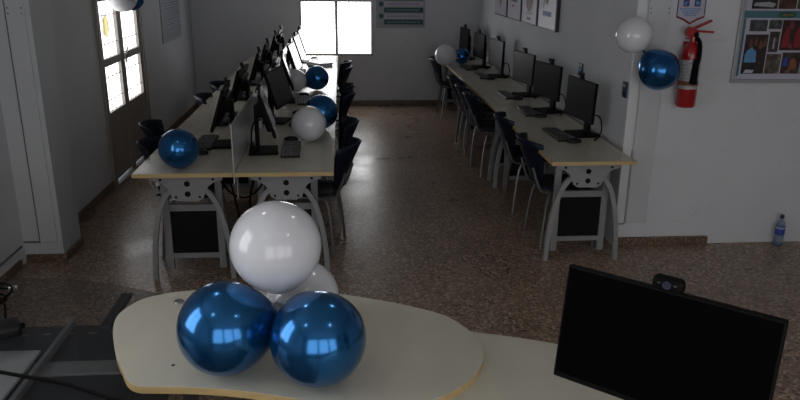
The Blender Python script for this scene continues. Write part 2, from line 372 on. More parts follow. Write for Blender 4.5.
# double door with glazed upper leaves in the left wall
f = MB(); x = XL-0.02
for y in (DY0+0.03, DY1-0.03): f.box((x, y, DZ/2), (0.10, 0.06, DZ))
f.box((x, (DY0+DY1)/2, DZ-0.03), (0.10, DY1-DY0-0.12, 0.06))
door = struct(f.build('door_1', 'doorp'))
ym = 7.40
for (a, b) in ((DY0+0.06, ym-0.002), (ym+0.002, DY1-0.06)):
    lf = MB(); st = 0.068
    z_lo, z_m0, z_m1, z_hi = 0.685, 1.105, 1.175, 1.685
    for y in (a+st/2, b-st/2): lf.box((x+0.01, y, DZ/2-0.03), (0.045, st, DZ-0.08), bev=0.004)
    yc = (a+b)/2; wd = b-a-2*st
    lf.box((x+0.01, yc, 0.30+0.04), (0.03, wd, 0.60)).box((x+0.01, yc, z_lo-0.03), (0.045, wd, 0.06), bev=0.003)
    lf.box((x+0.01, yc, (z_m0+z_m1)/2), (0.045, wd, z_m1-z_m0), bev=0.003)
    lf.box((x+0.01, yc, (z_hi+DZ-0.06)/2), (0.045, wd, DZ-0.06-z_hi), bev=0.003)
    leaf = lf.build('door_leaf', 'doorp', door)
    for (z0, z1) in ((z_lo, z_m0), (z_m1, z_hi)):
        MB().box((x-0.004, yc, (z0+z1)/2), (0.006, wd+0.01, z1-z0+0.01)).build('pane', 'pane_door', leaf)
        g = MB()
        for k in (1, 2, 3): g.box((x+0.012, a+st+wd*k/4, (z0+z1)/2), (0.003, 0.014, z1-z0))
        for k in (0.25, 0.75): g.box((x+0.012, yc, z0+(z1-z0)*k), (0.003, wd, 0.008))
        g.build('grille', 'grille', leaf)
MB().box((x+0.055, ym, 1.13), (0.02, 0.03, 0.10), bev=0.004).cyl((x+0.06, ym, 1.16), (x+0.06, ym+0.10, 1.22), 0.008).build('door_handle', 'metal', door)
struct(MB().box((XL+0.0, (DY0+DY1)/2, 0.006), (0.10, DY1-DY0-0.12, 0.012), bev=0.003).build('door_1_threshold', 'doorp'))
tag(MB().quads([[(0, 0.095*math.cos(a*PI/8)*k, 0.10*math.sin(a*PI/8)*k) for a in range(17)] for k in (0.02, 0.5, 1.0)]).build('sticker', 'yellow'),
    'yellow rounded sticker on the upper left pane of the glazed door', 'sticker').location = (XL+0.004, 7.00, 1.46)

# ceiling lamps (reflected in the balloons)
lampr = None
for i, (lx, ly, lb) in enumerate([(-1.1, 0.9, 'left, nearer the rear windows'), (1.1, 0.9, 'right, nearer the rear windows'), (-0.9, 3.0, 'left, over the oval counter'), (0.9, 3.0, 'right, over the aisle in front of the desk rows')]):
    if lampr is None:
        t = thing('ceiling_lamp', '', 'lamp', group='round lamps on the front ceiling')
        MB().lathe([(0.001, 0), (0.11, 0), (0.115, -0.02), (0.10, -0.04), (0.001, -0.04)]).build('lamp_housing', 'trimw', t, True)
        MB().lathe([(0.001, -0.055), (0.05, -0.052), (0.085, -0.040), (0.001, -0.0401)]).build('lamp_diffuser', 'lamp', t, True)
        lampr = Repeat(t)
    lampr.put((lx, ly, ZC), 0, 'small round ceiling lamp at the '+lb)

# ---------------------------------------------------------------- computer tables
TZ = 0.765
def make_table(L, Wd, label):
    t = thing('computer_table', label, 'table', group='long computer tables in rows')
    MB().box((0, 0, TZ-0.0125), (Wd-0.006, L-0.010, 0.025)).build('tabletop', 'lam', t)
    e = MB(); w2, l2 = Wd/2, L/2-0.002
    for s in (-1, 1):
        e.box((0, s*(l2-0.0015), TZ-0.0130), (Wd, 0.003, 0.0256)).box((s*(w2-0.0015), 0, TZ-0.0130), (0.003, 2*l2-0.006, 0.0256))
    e.build('edge_band', 'edge', t)
    for s in (-1, 1):
        yc = s*(L/2-0.13)
        def X(v): return v
        # bracket plate with concave flanks
        pl = [(-0.225, 0.712), (0.225, 0.712), (0.225, 0.692), (0.175, 0.680), (0.135, 0.652), (0.112, 0.61), (0.100, 0.572), (0.065, 0.552), (-0.065, 0.552), (-0.100, 0.572), (-0.112, 0.61), (-0.135, 0.652), (-0.175, 0.680), (-0.225, 0.692)]
        br = MB().prism(pl, -0.003, 0.003, frame_xz(yc-0.022)).build('leg_bracket', 'frame', t)
        h = MB()
        for hx, hz, r in ((0, 0.668, 0.019), (0, 0.60, 0.019), (-0.165, 0.697, 0.009), (0.165, 0.697, 0.009), (-0.075, 0.580, 0.008), (0.075, 0.580, 0.008)):
            h.cyl((hx, yc-0.0265, hz), (hx, yc-0.0240, hz), r, n=16)
            h.cyl((hx, yc-0.0200, hz), (hx, yc-0.0175, hz), r, n=16)
        h.build('hole', 'panelb', br)
        MB().box((0, yc, 0.718), (Wd*0.84, 0.05, 0.012), bev=0.003).box((-0.15, yc, 0.7315), (0.04, 0.04, 0.016)).box((0.15, yc, 0.7315), (0.04, 0.04, 0.016)).build('crossbar', 'frame', t)
        for q in (-1, 1):
            # curved leg: centre line offset both sides, extruded along Y
            cl = [(0.080, 0.630), (0.130, 0.60), (0.175, 0.53), (0.205, 0.44), (0.228, 0.33), (0.243, 0.22), (0.252, 0.10), (0.256, 0.0)]
            cl = spline([(q*a, b) for a, b in cl], 4, False)+[(q*0.256, 0.0)]
            L_, R_ = [], []
            for i, p in enumerate(cl):
                a = Vector(cl[max(0, i-1)]); b = Vector(cl[min(len(cl)-1, i+1)]); d = (b-a).normalized(); n = Vector((-d.y, d.x))*0.016
                L_.append((p[0]+n.x, max(0, p[1]+n.y))); R_.append((p[0]-n.x, max(0, p[1]-n.y)))
            L_[-1] = (L_[-1][0], 0.0); R_[-1] = (R_[-1][0], 0.0)
            MB().prism(L_+R_[::-1], -0.016, 0.016, frame_xz(yc)).build('leg', 'frame', t)
        fb = MB(); yi = yc-s*0.10
        for q in (-1, 1): fb.box((q*0.175, yi, 0.387), (0.045, 0.03, 0.70))
        fb.box((0, yi, 0.47), (0.305, 0.028, 0.045)).box((0, yi, 0.13), (0.305, 0.028, 0.035))
        fb.build('side_frame', 'frame2', t)
        MB().box((0, yi-s*0.0, 0.297), (0.304, 0.012, 0.30)).build('side_panel', 'panelb', t)
    MB().box((0, 0, 0.60), (0.012, L-0.5, 0.16)).build('cable_tray', 'frame', t)
    return t
LT = make_table(2.10, 0.62, ''); ltr = Repeat(LT)
pos3 = ('nearest the camera', 'middle one', 'nearest the back wall')
YL = [4.42+1.05+2.104*i for i in range(3)]
XA, XB = -1.005, -0.375
for i in range(3): ltr.put((XA, YL[i], 0), 0, 'grey topped table on the door side of the divider, '+pos3[i])
for i in range(3): ltr.put((XB, YL[i], 0), 0, 'grey topped table between divider and aisle, '+pos3[i])
YR = [4.60+1.03+2.064*i for i in range(3)]
rtr = Repeat(make_table(2.06, 0.585, ''))
XC = 1.69
for i in range(3): rtr.put((XC, YR[i], 0), 0, 'grey topped table along the right wall, '+pos3[i])
# dividers
dv = None
for i in range(3):
    if dv is None:
        t = thing('desk_divider', '', 'divider', group='low dividers between the two left rows')
        MB().box((0, 0, 0.88), (0.008, 2.08, 0.38), bev=0.002).build('divider_panel', 'divid', t)
        b = MB()
        for y in (-0.9, 0, 0.9): b.box((0, y, 0.63), (0.008, 0.04, 0.14))
        b.build('bracket', 'frame', t)
        dv = Repeat(t)
    dv.put(((XA+XB)/2, YL[i], 0), 0, 'low pale divider panel between back to back tables, '+('nearest the camera', 'in the middle', 'nearest the back window')[i])

# ---------------------------------------------------------------- monitors
def make_monitor(w=0.485, h=0.305, zc=1.045, tilt=0.0, group=None, name='monitor', smat='screen', bz='bezel', base_z=TZ, cable_pts=None):
    """screen faces -Y, base sits at z=0 of the thing"""
    t = thing(name, '', 'monitor', group=group); z = zc-base_z; T = Matrix.Translation((0, 0, z)) @ euler(-tilt)
    b = MB().box((0, 0, 0), (w, 0.022, h), bev=0.004); b.box((0, 0.022, -0.01), (w*0.70, 0.034, h*0.70), bev=0.012)
    bmesh.ops.transform(b.bm, matrix=T, verts=b.bm.verts); hs = b.build('screen_housing', bz, t)
    s = MB().box((0, -0.0117, 0.004), (w-0.014, 0.0012, h-0.024)); bmesh.ops.transform(s.bm, matrix=T, verts=s.bm.verts); s.build('screen', smat, t)
    MB().box((0, 0.075, (z+0.04)/2+0.008), (0.075, 0.030, z+0.02), bev=0.005).box((0, 0.052, z), (0.09, 0.05, 0.09), bev=0.006).build('stand_neck', bz, t)
    MB().box((0, 0.035, 0.008), (0.24, 0.20, 0.016), bev=0.005).build('base', bz, t)
    if cable_pts: MB().tube(cable_pts, 0.0055, 7, 2).build('cable', 'cable', t, True)
    return t
def make_webcam(group):
    t = thing('webcam', '', 'webcam', group=group)
    MB().box((0, 0, 0.034), (0.075, 0.028, 0.030), bev=0.013, seg=4).build('webcam_body', 'black', t, True)
    MB().cyl((-0.012, -0.0135, 0.034), (-0.012, -0.0185, 0.034), 0.010, n=20).build('lens', 'lens', t)
    MB().box((0, 0.004, 0.012), (0.03, 0.03, 0.022), bev=0.004).box((0, 0.020, -0.004), (0.026, 0.008, 0.03), bev=0.003).build('clip', 'black', t)
    return t
def make_keyboard(group, keysm='key'):
    t = thing('keyboard', '', 'keyboard', group=group)
    MB().box((0, 0, 0.008), (0.43, 0.13, 0.016), bev=0.004).build('keyboard_body', 'black', t)
    def keys(c0, c1, nm):
        k = MB()
        for r in range(5):
            for c in range(c0, c1):
                if r == 4 and 3 < c < 8: continue
                k.box((-0.198+c*0.022, -0.050+(4-r)*0.024, 0.0185), (0.018, 0.019, 0.006))
        if c0 == 0: k.box((-0.198+5.5*0.022, -0.050, 0.0185), (0.084, 0.019, 0.006))
        k.build(nm, keysm, t)
    keys(0, 13, 'letter_keys'); keys(14, 16, 'arrow_keys'); keys(17, 19, 'number_keys')
    return t
def make_mouse(group):
    t = thing('computer_mouse', '', 'mouse', group=group)
    b = MB(); pr = [(0.001, 0), (0.55, 0), (0.95, 0.10), (1.0, 0.35), (0.85, 0.7), (0.5, 0.93), (0.001, 1.0)]
    b.lathe([(r, z) for r, z in pr], n=20); bmesh.ops.transform(b.bm, matrix=Matrix.Diagonal((0.031, 0.055, 0.036, 1)), verts=b.bm.verts)
    b.build('mouse_body', 'black', t, True)
    MB().cyl((-0.004, 0.030, 0.029), (0.004, 0.030, 0.029), 0.007, n=12).build('scroll_wheel', 'keyg', t)
    return t
ordn = ['first', 'second', 'third', 'fourth', 'fifth', 'last']
rowsinfo = {
 'A': dict(txt='door side row', XM=-0.868, rz=-PI/2, XK=-1.00, ys=[5.18, 6.12, 7.30, 8.20, 9.20, 10.05]),
 'B': dict(txt='aisle side row', XM=-0.523, rz=PI/2, XK=-0.37, ys=[4.98, 6.00, 6.95, 8.10, 9.05, 9.98]),
 'C': dict(txt='right wall row', XM=1.83, rz=-PI/2, XK=1.665, ys=[5.42, 6.38, 7.25, 8.60, 9.45, 10.35]),
}
monA = Repeat(make_monitor(tilt=math.radians(18), zc=1.055, group='monitors on the computer tables', cable_pts=[(0.03, 0.05, 0.22), (0.05, 0.10, 0.20), (0.11, 0.115, 0.12), (0.16, 0.12, 0.03), (0.12, 0.13, 0.006), (0.20, 0.10, 0.006), (0.27, 0.12, 0.006)]))
monC = Repeat(make_monitor(tilt=math.radians(2), zc=1.045, smat='screenc', group='monitors on the computer tables', cable_pts=[(0.02, 0.07, 0.12), (0.06, 0.10, 0.17), (0.13, 0.115, 0.16), (0.16, 0.12, 0.07), (0.12, 0.12, 0.008), (0.05, 0.125, 0.024), (0.16, 0.09, 0.006), (0.22, 0.03, 0.006)]))
wc = Repeat(make_webcam('webcams clipped on the monitors'))
kb = Repeat(make_keyboard('keyboards on the computer tables'))
kbg = Repeat(make_keyboard('keyboards on the computer tables', 'keyg'))
ms = Repeat(make_mouse('mice on the computer tables'))
yawj = {'A': [0.05, -0.04, 0.06, 0.0, 0.05, -0.03], 'B': [0.10, -0.20, 0.08, -0.06, -0.05, -0.05], 'C': [0.13, 0.22, 0.18, 0.13, 0.10, 0.08]}
mons = {}
def cable(name, pts, r, label, m='cable', group=None, z=None):
    o = MB().tube(pts, r, 7, 2).build(name, m, None, True); return tag(o, label, 'cable', group)
for key, info in rowsinfo.items():
    rp = monC if key == 'C' else monA; zc = 1.045 if key == 'C' else 1.055; tilt = math.radians(2 if key == 'C' else 18)
    for i, y in enumerate(info['ys']):
        yaw = info['rz']+yawj[key][i]
        who = ordn[i]+' from the front, '+info['txt']
        if i == 5: who = 'farthest one, '+info['txt']
        xm = info['XM']-(0.05 if key == 'C' and i == 4 else 0.10 if key == 'C' and i == 5 else 0)
        m = rp.put((xm, y, TZ+0.0005), yaw, 'black monitor on its stand, '+who)
        # webcam rides on the top edge, slightly off centre
        off = (-0.03, 0.05, 0.0, 0.02, -0.04, 0.01)[i]
        loc = Matrix.Translation((xm, y, TZ)) @ euler(z=yaw) @ (Matrix.Translation((0, 0, zc-TZ)) @ euler(-tilt)) @ Vector((off, 0.0, 0.1535))
        wc.put(tuple(loc), yaw, 'small black webcam on the monitor '+who)
        krz = info['rz']+(0.03, -0.04, 0.05, 0.0, 0.02, -0.03)[i]
        sgn = -1 if key == 'B' else 1
        kk = kbg if key == 'B' and i in (2, 3, 5) else kb
        ko = kk.put((info['XK']-(info['XM']-xm), y+{'A': 0.05, 'B': 0.02, 'C': -0.12 if i == 4 else -0.02}[key], TZ+0.0005), krz, ('light keyed' if kk is kbg else 'black')+' keyboard before the monitor '+who)
        ms.put((info['XK']-(info['XM']-xm)+(0.055 if key == 'C' else 0.02*sgn), y-(0.27 if key != 'B' else -0.32), TZ+0.0005), krz, 'black mouse beside the keyboard '+who)

# small white adapters seen between the divider and the near monitors
adp = None
for i, (ax, ay, az) in enumerate([(-0.665, 5.35, 0.745), (-0.665, 5.75, 0.745)]):
    if adp is None:
        t = thing('power_adapter', '', 'adapter'); MB().box((0, 0, 0.03), (0.03, 0.08, 0.06), bev=0.006).build('adapter_body', 'cablew', t); MB().tube([(0, 0.04, 0.03), (0, 0.07, 0.03), (0, 0.09, 0.006), (0, 0.15, 0.005)], 0.003).build('cord', 'cablew', t, True); adp = Repeat(t)
    adp.put((ax, ay, TZ+0.0005), 0, 'white power adapter by the divider behind the '+('first' if i == 0 else 'second')+' aisle side monitor')
# white plugs hanging under the front left table
t = thing('power_strip', 'white plugs and strip hanging under the front left table', 'power strip', (-1.16, 4.62, 0.66))
MB().box((0, 0, 0.035), (0.16, 0.045, 0.04), bev=0.005).build('strip_body', 'cablew', t)
for k in range(3): MB().box((-0.05+k*0.045, -0.005, -0.005), (0.026, 0.03, 0.045), bev=0.006).build('plug', 'cablew', t)
# loose cables under the front of the left rows
for k, (pts, lb) in enumerate([
    ([(-0.80, 4.60, 0.66), (-0.74, 4.62, 0.56), (-0.66, 4.63, 0.53), (-0.58, 4.60, 0.58), (-0.52, 4.62, 0.66)], 'black cable sagging between the two front left tables'),
    ([(-0.78, 4.75, 0.68), (-0.72, 4.74, 0.40), (-0.70, 4.72, 0.16), (-0.64, 4.70, 0.006), (-0.55, 4.80, 0.006)], 'black cable dropping to the floor under the divider'),
    ([(-0.60, 4.80, 0.66), (-0.66, 4.78, 0.45), (-0.62, 4.79, 0.30), (-0.72, 4.82, 0.12), (-0.78, 4.92, 0.006), (-0.9, 5.0, 0.006)], 'black cable looping down behind the white balloon')]):
    cable('hanging_cable', pts, 0.007, lb)
# computer cases under the tables (dark boxes on the side frames)

# ---------------------------------------------------------------- chairs
def make_chair(group):
    """faces +X, origin on the floor under the seat centre"""
    t = thing('chair', '', 'chair', group=group)
    sg = []
    for i in range(9):
        u = i/8; x = -0.20+0.41*u
        row = []
        for j in range(9):
            v = j/8*2-1; wdt = 0.205*(1-0.10*abs(u-0.5)*2)
            z = 0.455+0.018*v*v-0.012*math.sin(PI*u)-(0.025*(u-0.8)/0.2 if u > 0.8 else 0)
            row.append((x, v*wdt, z))
        sg.append(row)
    o = MB().quads(sg).build('seat', 'chair', t, True)
    md = o.modifiers.new('thick', 'SOLIDIFY'); md.thickness = 0.012; md.offset = 0
    bg = []
    for i in range(9):
        u = i/8; row = []
        for j in range(11):
            v = j/10*2-1
            wdt = 0.15+0.065*u
            z = 0.50+0.32*u-0.02*u*abs(v)**4
            x = -0.215-0.115*u-0.02*u*u+(0.03+0.10*u)*v*v
            row.append((x, v*wdt, z))
        bg.append(row)
    o = MB().quads(bg).build('backrest', 'chair', t, True)
    md = o.modifiers.new('thick', 'SOLIDIFY'); md.thickness = 0.014; md.offset = 0
    for s in (-1, 1):
        MB().tube([(-0.10, s*0.16, 0.43), (-0.19, s*0.16, 0.435), (-0.225, s*0.155, 0.50), (-0.262, s*0.15, 0.62)], 0.010, 8, 2).build('back_post', 'chrome', t, True)
        MB().tube([(0.13, s*0.165, 0.432), (0.17, s*0.175, 0.41), (0.20, s*0.19, 0.25), (0.225, s*0.205, 0.0)], 0.011, 8, 2).build('leg', 'chrome', t, True)
        MB().tube([(-0.10, s*0.165, 0.432), (-0.14, s*0.175, 0.41), (-0.165, s*0.19, 0.25), (-0.185, s*0.205, 0.0)], 0.011, 8, 2).build('leg', 'chrome', t, True)
        MB().tube([(0.13, s*0.165, 0.432), (-0.10, s*0.165, 0.432)], 0.011, 8).build('seat_rail', 'chrome', t, True)
    return t
ch = Repeat(make_chair('navy chairs at the computer tables'))
chC = [5.15, 5.97, 7.12, 7.64, 8.24, 10.05]
for i, y in enumerate(chC):
    ch.put((1.63 if i < 2 else 1.545, y, 0), (0.04, -0.05, 0.03, -0.03, 0.05, 0.0)[i], 'navy chair at the right wall tables, '+(ordn[i]+' from the front end' if i < 5 else 'farthest one'))
chB = [5.09, 5.78, 7.17, 7.68, 9.12, 9.68]
for i, y in enumerate(chB):
    ch.put((-0.222, y, 0), PI+(-0.20, 0.04, 0.03, -0.03, 0.05, -0.12)[i], 'navy chair on the aisle side of the left tables, '+(ordn[i]+' from the front end' if i < 5 else 'farthest one'))
chA = [(-1.10, 5.10), (-1.25, 5.75), (-1.07, 7.05), (-1.07, 7.82)]
for i, (x, y) in enumerate(chA):
    ch.put((x, y, 0), (-0.05, 0.06, 0.03, -0.03)[i], 'navy chair on the door side of the left tables, '+(ordn[i]+' from the front end' if i < 3 else 'farthest one'))

# ---------------------------------------------------------------- balloons
def balloon(name, c, r, m, label, axis=(0, 0, -1), group=None):
    """axis = direction of the knot; the widest sphere is centred at c"""
    t = thing('balloon', label, 'balloon', c, group=group)
    q = Vector(axis).normalized().to_track_quat('-Z', 'Y').to_matrix().to_4x4()
    pr = []; n = 28
    for i in range(n+1):
        a = PI*i/n; z = math.cos(a); rr = math.sin(a)
        if z < 0: z = z*1.0-0.16*(-z)**3; rr *= 1-0.07*(-z)**2 if z > -1 else 0.93
        else: z *= 0.985
        pr.append((max(rr, 0)*r if 0 < i < n else 0, z*r))
    b = MB().lathe(pr, n=48); bmesh.ops.transform(b.bm, matrix=q, verts=b.bm.verts); b.build('balloon_skin', m, t, True)
    k = MB().lathe([(0.004, -1.13*r), (0.005, -1.155*r-0.003), (0.009, -1.155*r-0.008), (0.006, -1.155*r-0.014), (0.012, -1.155*r-0.022), (0.003, -1.155*r-0.020)], n=14)
    bmesh.ops.transform(k.bm, matrix=q, verts=k.bm.verts); k.build('knot', 'knotw' if m == 'bwhite' else 'knotb', t, True)
    return t
OZ = 0.77
cl = 'balloon cluster on the oval counter'
kc = Vector((-0.20, 2.115, 0.955))
def kax(c): return tuple(kc-Vector(c))
c1, c2, c3, c4 = (-0.380, 2.068, OZ+0.149), (-0.086, 1.984, OZ+0.1475), (-0.221, 2.175, 1.150), (-0.150, 2.335, OZ+0.126)
balloon('', c1, 0.149, 'bblue', 'glossy metallic blue balloon on the counter, left one of the front cluster', (0.95, 0.1, 0.12), cl)
balloon('', c2, 0.1475, 'bblue', 'glossy metallic blue balloon on the counter, right one of the front cluster', (-0.45, 0.85, 0.25), cl)
balloon('', c3, 0.146, 'bwhite', 'large white balloon resting on top of the front cluster', (0.02, 0.25, -1), cl)
balloon('', c4, 0.126, 'bwhite', 'white balloon half hidden behind the front blue balloons', (-0.45, -0.8, 0.2), cl)
balloon('', (-1.042, 4.553, TZ+0.128), 0.127, 'bblue', 'metallic blue balloon on the front left corner of the left tables', (0.3, 0.9, -0.2))
balloon('', (-0.253, 5.282, TZ+0.130), 0.129, 'bwhite', 'white balloon on the aisle side tables before a blue one', (-0.7, 0.6, -0.1))
balloon('', (-0.176, 5.715, TZ+0.136), 0.135, 'bblue', 'metallic blue balloon right behind the white balloon on the aisle side tables', (-0.6, 0.7, -0.1))
balloon('', (-0.268, 7.637, TZ+0.127), 0.126, 'bblue', 'metallic blue balloon farther back on the aisle side tables, near the window', (-0.9, -0.1, -0.3))
balloon('', (-0.485, 7.50, TZ+0.121), 0.115, 'bwhite', 'white balloon partly hidden by a monitor beside the farther blue balloon', (0.3, 0.9, -0.1))
balloon('', (1.355, 9.609, TZ+0.140), 0.139, 'bwhite', 'white balloon on the far left corner of the right tables', (0.9, -0.1, -0.2))
balloon('', (1.60, 9.72, TZ+0.111), 0.108, 'bblue', 'small metallic blue balloon beside the white one on the far right tables', (0.1, 0.9, -0.2))
balloon('', (1.955, 4.815, 1.583), 0.122, 'bwhite', 'white balloon fixed at the wall corner above the right tables', (0.5, 0.8, -0.5))
balloon('', (2.155, 4.81, 1.35), 0.138, 'bblue', 'metallic blue balloon hanging on the right wall beside the fire extinguisher', (-0.55, 0.55, 0.75))
balloon('', (-2.045, 7.18, 1.715), 0.139, 'bwhite', 'white balloon hanging high before the glazed door', (-0.4, 0.5, 0.7))
balloon('', (-2.055, 7.50, 1.705), 0.135, 'bblue', 'metallic blue balloon hanging behind the white one at the glazed door', (-0.4, -0.3, 0.8))
tag(MB().tube([(1.985, 4.935, 1.50), (2.02, 4.97, 1.48), (2.045, 4.978, 1.50)], 0.004).tube([(2.05, 4.90, 1.505), (2.035, 4.95, 1.51), (2.045, 4.978, 1.50)], 0.004).build('ribbon', 'cablew', None, True), 'short white ribbon tying the two balloons to the right wall strip', 'ribbon')
tag(MB().tube([(-2.11, 7.28, 1.86), (-2.13, 7.37, 1.93), (-2.195, 7.38, 1.97)], 0.004).build('ribbon', 'cablew', None, True), 'short white ribbon holding the balloons at the glazed door', 'ribbon')

# ---------------------------------------------------------------- front desk: oval counter, wooden desk, smoked glass table
ov = [(-0.817, 2.339), (-0.840, 2.455), (-0.826, 2.535), (-0.783, 2.611), (-0.709, 2.655), (-0.598, 2.682), (-0.423, 2.695), (-0.243, 2.678), (-0.063, 2.628), (0.094, 2.564), (0.244, 2.490), (0.362, 2.405), (0.426, 2.309), (0.456, 2.212), (0.458, 2.123), (0.437, 2.050), (0.393, 1.971), (0.329, 1.907), (0.251, 1.853), (0.15, 1.82), (0.03, 1.825), (-0.08, 1.865), (-0.186, 1.903), (-0.326, 1.945), (-0.45, 1.970), (-0.580, 1.983), (-0.640, 1.990), (-0.680, 2.022), (-0.715, 2.088), (-0.760, 2.180)]
op = spline(ov, 6)
t = thing('oval_counter', 'pale oval raised counter top with light wood edge in front', 'counter', (0, 0, 0))
MB().prism(op, OZ-0.0015, OZ, None, 0.0005).build('laminate_top', 'lam2', t)
MB().prism(op, OZ-0.025, OZ-0.0016).build('edge_band', 'edge', t)
MB().lathe([(0.001, 0.0), (0.019, 0.0), (0.020, 0.003), (0.016, 0.007), (0.001, 0.008)], (-0.640, 2.575, OZ)).build('screw_cap', 'metal', t, True)
MB().lathe([(0.001, 0.0), (0.006, 0.0), (0.006, 0.0006), (0.001, 0.0007)], (-0.560, 2.107, OZ)).build('screw_hole', 'black', t)
DZT = 0.745
dp = spline([(-0.10, 2.30), (0.15, 2.38), (0.36, 2.355), (0.482, 2.309), (0.620, 2.262), (0.731, 2.214), (0.90, 2.12), (1.06, 1.96), (1.13, 1.75), (1.14, 1.45), (1.10, 1.18), (0.95, 1.02), (0.60, 1.00), (0.25, 1.12), (0.02, 1.40), (-0.08, 1.75), (-0.12, 2.05)], 6)
t = thing('front_desk', 'pale wooden front desk carrying the big black monitor', 'desk', (0, 0, 0))
MB().prism(dp, DZT-0.0015, DZT).build('desktop', 'lam2', t)
MB().prism(dp, DZT-0.025, DZT-0.0016).build('edge_band', 'edge', t)
for (x, y) in ((0.25, 1.35), (0.95, 1.2), (0.95, 1.75), (0.30, 2.10)):
    MB().cyl((x, y, 0.0), (x, y, DZT-0.025), 0.025).build('leg', 'frame', t, True)
GZ = DZT-0.0
gp = [(-0.13, 1.20), (-1.75, 1.20), (-1.75, 2.86), (-1.62, 2.895)]+spline([(-1.445, 2.903), (-1.193, 2.879), (-0.971, 2.816), (-0.721, 2.696), (-0.50, 2.55), (-0.30, 2.36), (-0.13, 2.15)], 6, False)+[(-0.13, 2.15)]
t = thing('glass_desk', 'smoked glass desk top with steel trays below, left of the oval counter', 'desk', (0, 0, 0))
MB().prism(gp, GZ-0.010, GZ-0.0004).build('glass_top', 'tabglass', t)
tr = MB().box((-1.15, 2.16, 0.64), (1.12, 0.98, 0.004)).box((-1.15, 2.65, 0.60), (1.12, 0.004, 0.084)).build('modesty_tray', 'steel', t)
s = MB()
for i in range(13): s.box((-1.66+i*0.085, 2.585, 0.6426), (0.030, 0.010, 0.0012))
s.build('slot', 'rail', tr)
MB().box((-0.94, 2.315, 0.648), (0.66, 0.085, 0.012), bev=0.003).build('rail', 'rail', t)
MB().box((0, 0, 0), (0.018, 0.72, 0.03), bev=0.004).build('side_beam', 'rail', t).location = (-1.068, 2.28, 0.664)
MB().box((-0.888, 2.615, 0.722), (0.042, 0.29, 0.018), bev=0.004).build('support_arm', 'steel', t)
MB().box((-1.32, 2.16, 0.668), (0.44, 0.50, 0.014), bev=0.01).build('keyboard_tray', 'steell', t)
for (x, y) in ((-1.68, 2.55), (-1.68, 1.72), (-0.62, 2.55), (-0.62, 1.72)):
    MB().box((x, y, 0.367), (0.05, 0.05, 0.734)).build('leg', 'steel', t)
# big monitor on the front desk
bm_ = make_monitor(w=0.538, h=0.322, zc=1.077, tilt=math.radians(8), name='monitor', smat='screenm', base_z=DZT)
BML = (0.797, 1.58, DZT+0.0005); BMY = math.radians(-41.5)
bm_.location = BML; bm_.rotation_euler = (0, 0, BMY); bm_['label'] = 'large black desktop monitor with dark screen on the front desk'
wloc = Matrix.Translation(BML) @ euler(z=BMY) @ (Matrix.Translation((0, 0, 1.077-DZT)) @ euler(-math.radians(8))) @ Vector((-0.006, 0.0, 0.1615))
t = thing('webcam', 'black rounded webcam on top of the large front desk monitor', 'webcam', tuple(wloc), BMY)
b = MB().box((0, 0.002, 0.014), (0.080, 0.034, 0.040), bev=0.0155, seg=5); b.build('webcam_body', 'bezel', t, True)
MB().cyl((0.0, -0.0152, 0.016), (0.0, -0.019, 0.016), 0.011, n=24).build('lens', 'lens', t)
MB().box((-0.020, -0.0158, 0.018), (0.008, 0.002, 0.003)).box((0.020, -0.0158, 0.018), (0.008, 0.002, 0.003)).build('marks', 'key', t)
MB().box((0, 0.022, -0.012), (0.035, 0.010, 0.03), bev=0.003).build('clip', 'bezel', t)
# things on the glass
cable('cable', [(-1.40, 2.23, GZ+0.005), (-1.20, 2.165, GZ+0.005), (-1.05, 2.11, GZ+0.005), (-0.90, 2.06, GZ+0.005), (-0.78, 1.995, GZ+0.005), (-0.68, 1.935, GZ+0.005), (-0.58, 1.92, GZ+0.005), (-0.50, 1.88, GZ+0.005)], 0.0065, 'thick black cable lying across the smoked glass desk')
t = thing('power_brick', 'black power brick at the left edge of the glass desk', 'adapter', (-1.235, 2.385, GZ+0.0005), 0.5)
MB().box((0, 0, 0.02), (0.16, 0.10, 0.045), bev=0.012, seg=3).build('brick_body', 'black', t, True); MB().box((0.08, 0, 0.02), (0.03, 0.02, 0.016), bev=0.005).build('strain_relief', 'cable', t)
t = thing('network_plug', 'small clear plug on a cable end on the glass desk', 'plug', (-1.335, 2.77, GZ+0.0005), 0.3)
MB().box((0, 0, 0.012), (0.035, 0.02, 0.018), bev=0.003).build('plug_body', 'metal', t); MB().tube([(-0.018, 0, 0.012), (-0.06, 0.0, 0.02), (-0.15, -0.03, 0.006), (-0.25, -0.03, 0.004)], 0.004).build('cord', 'cable', t, True)
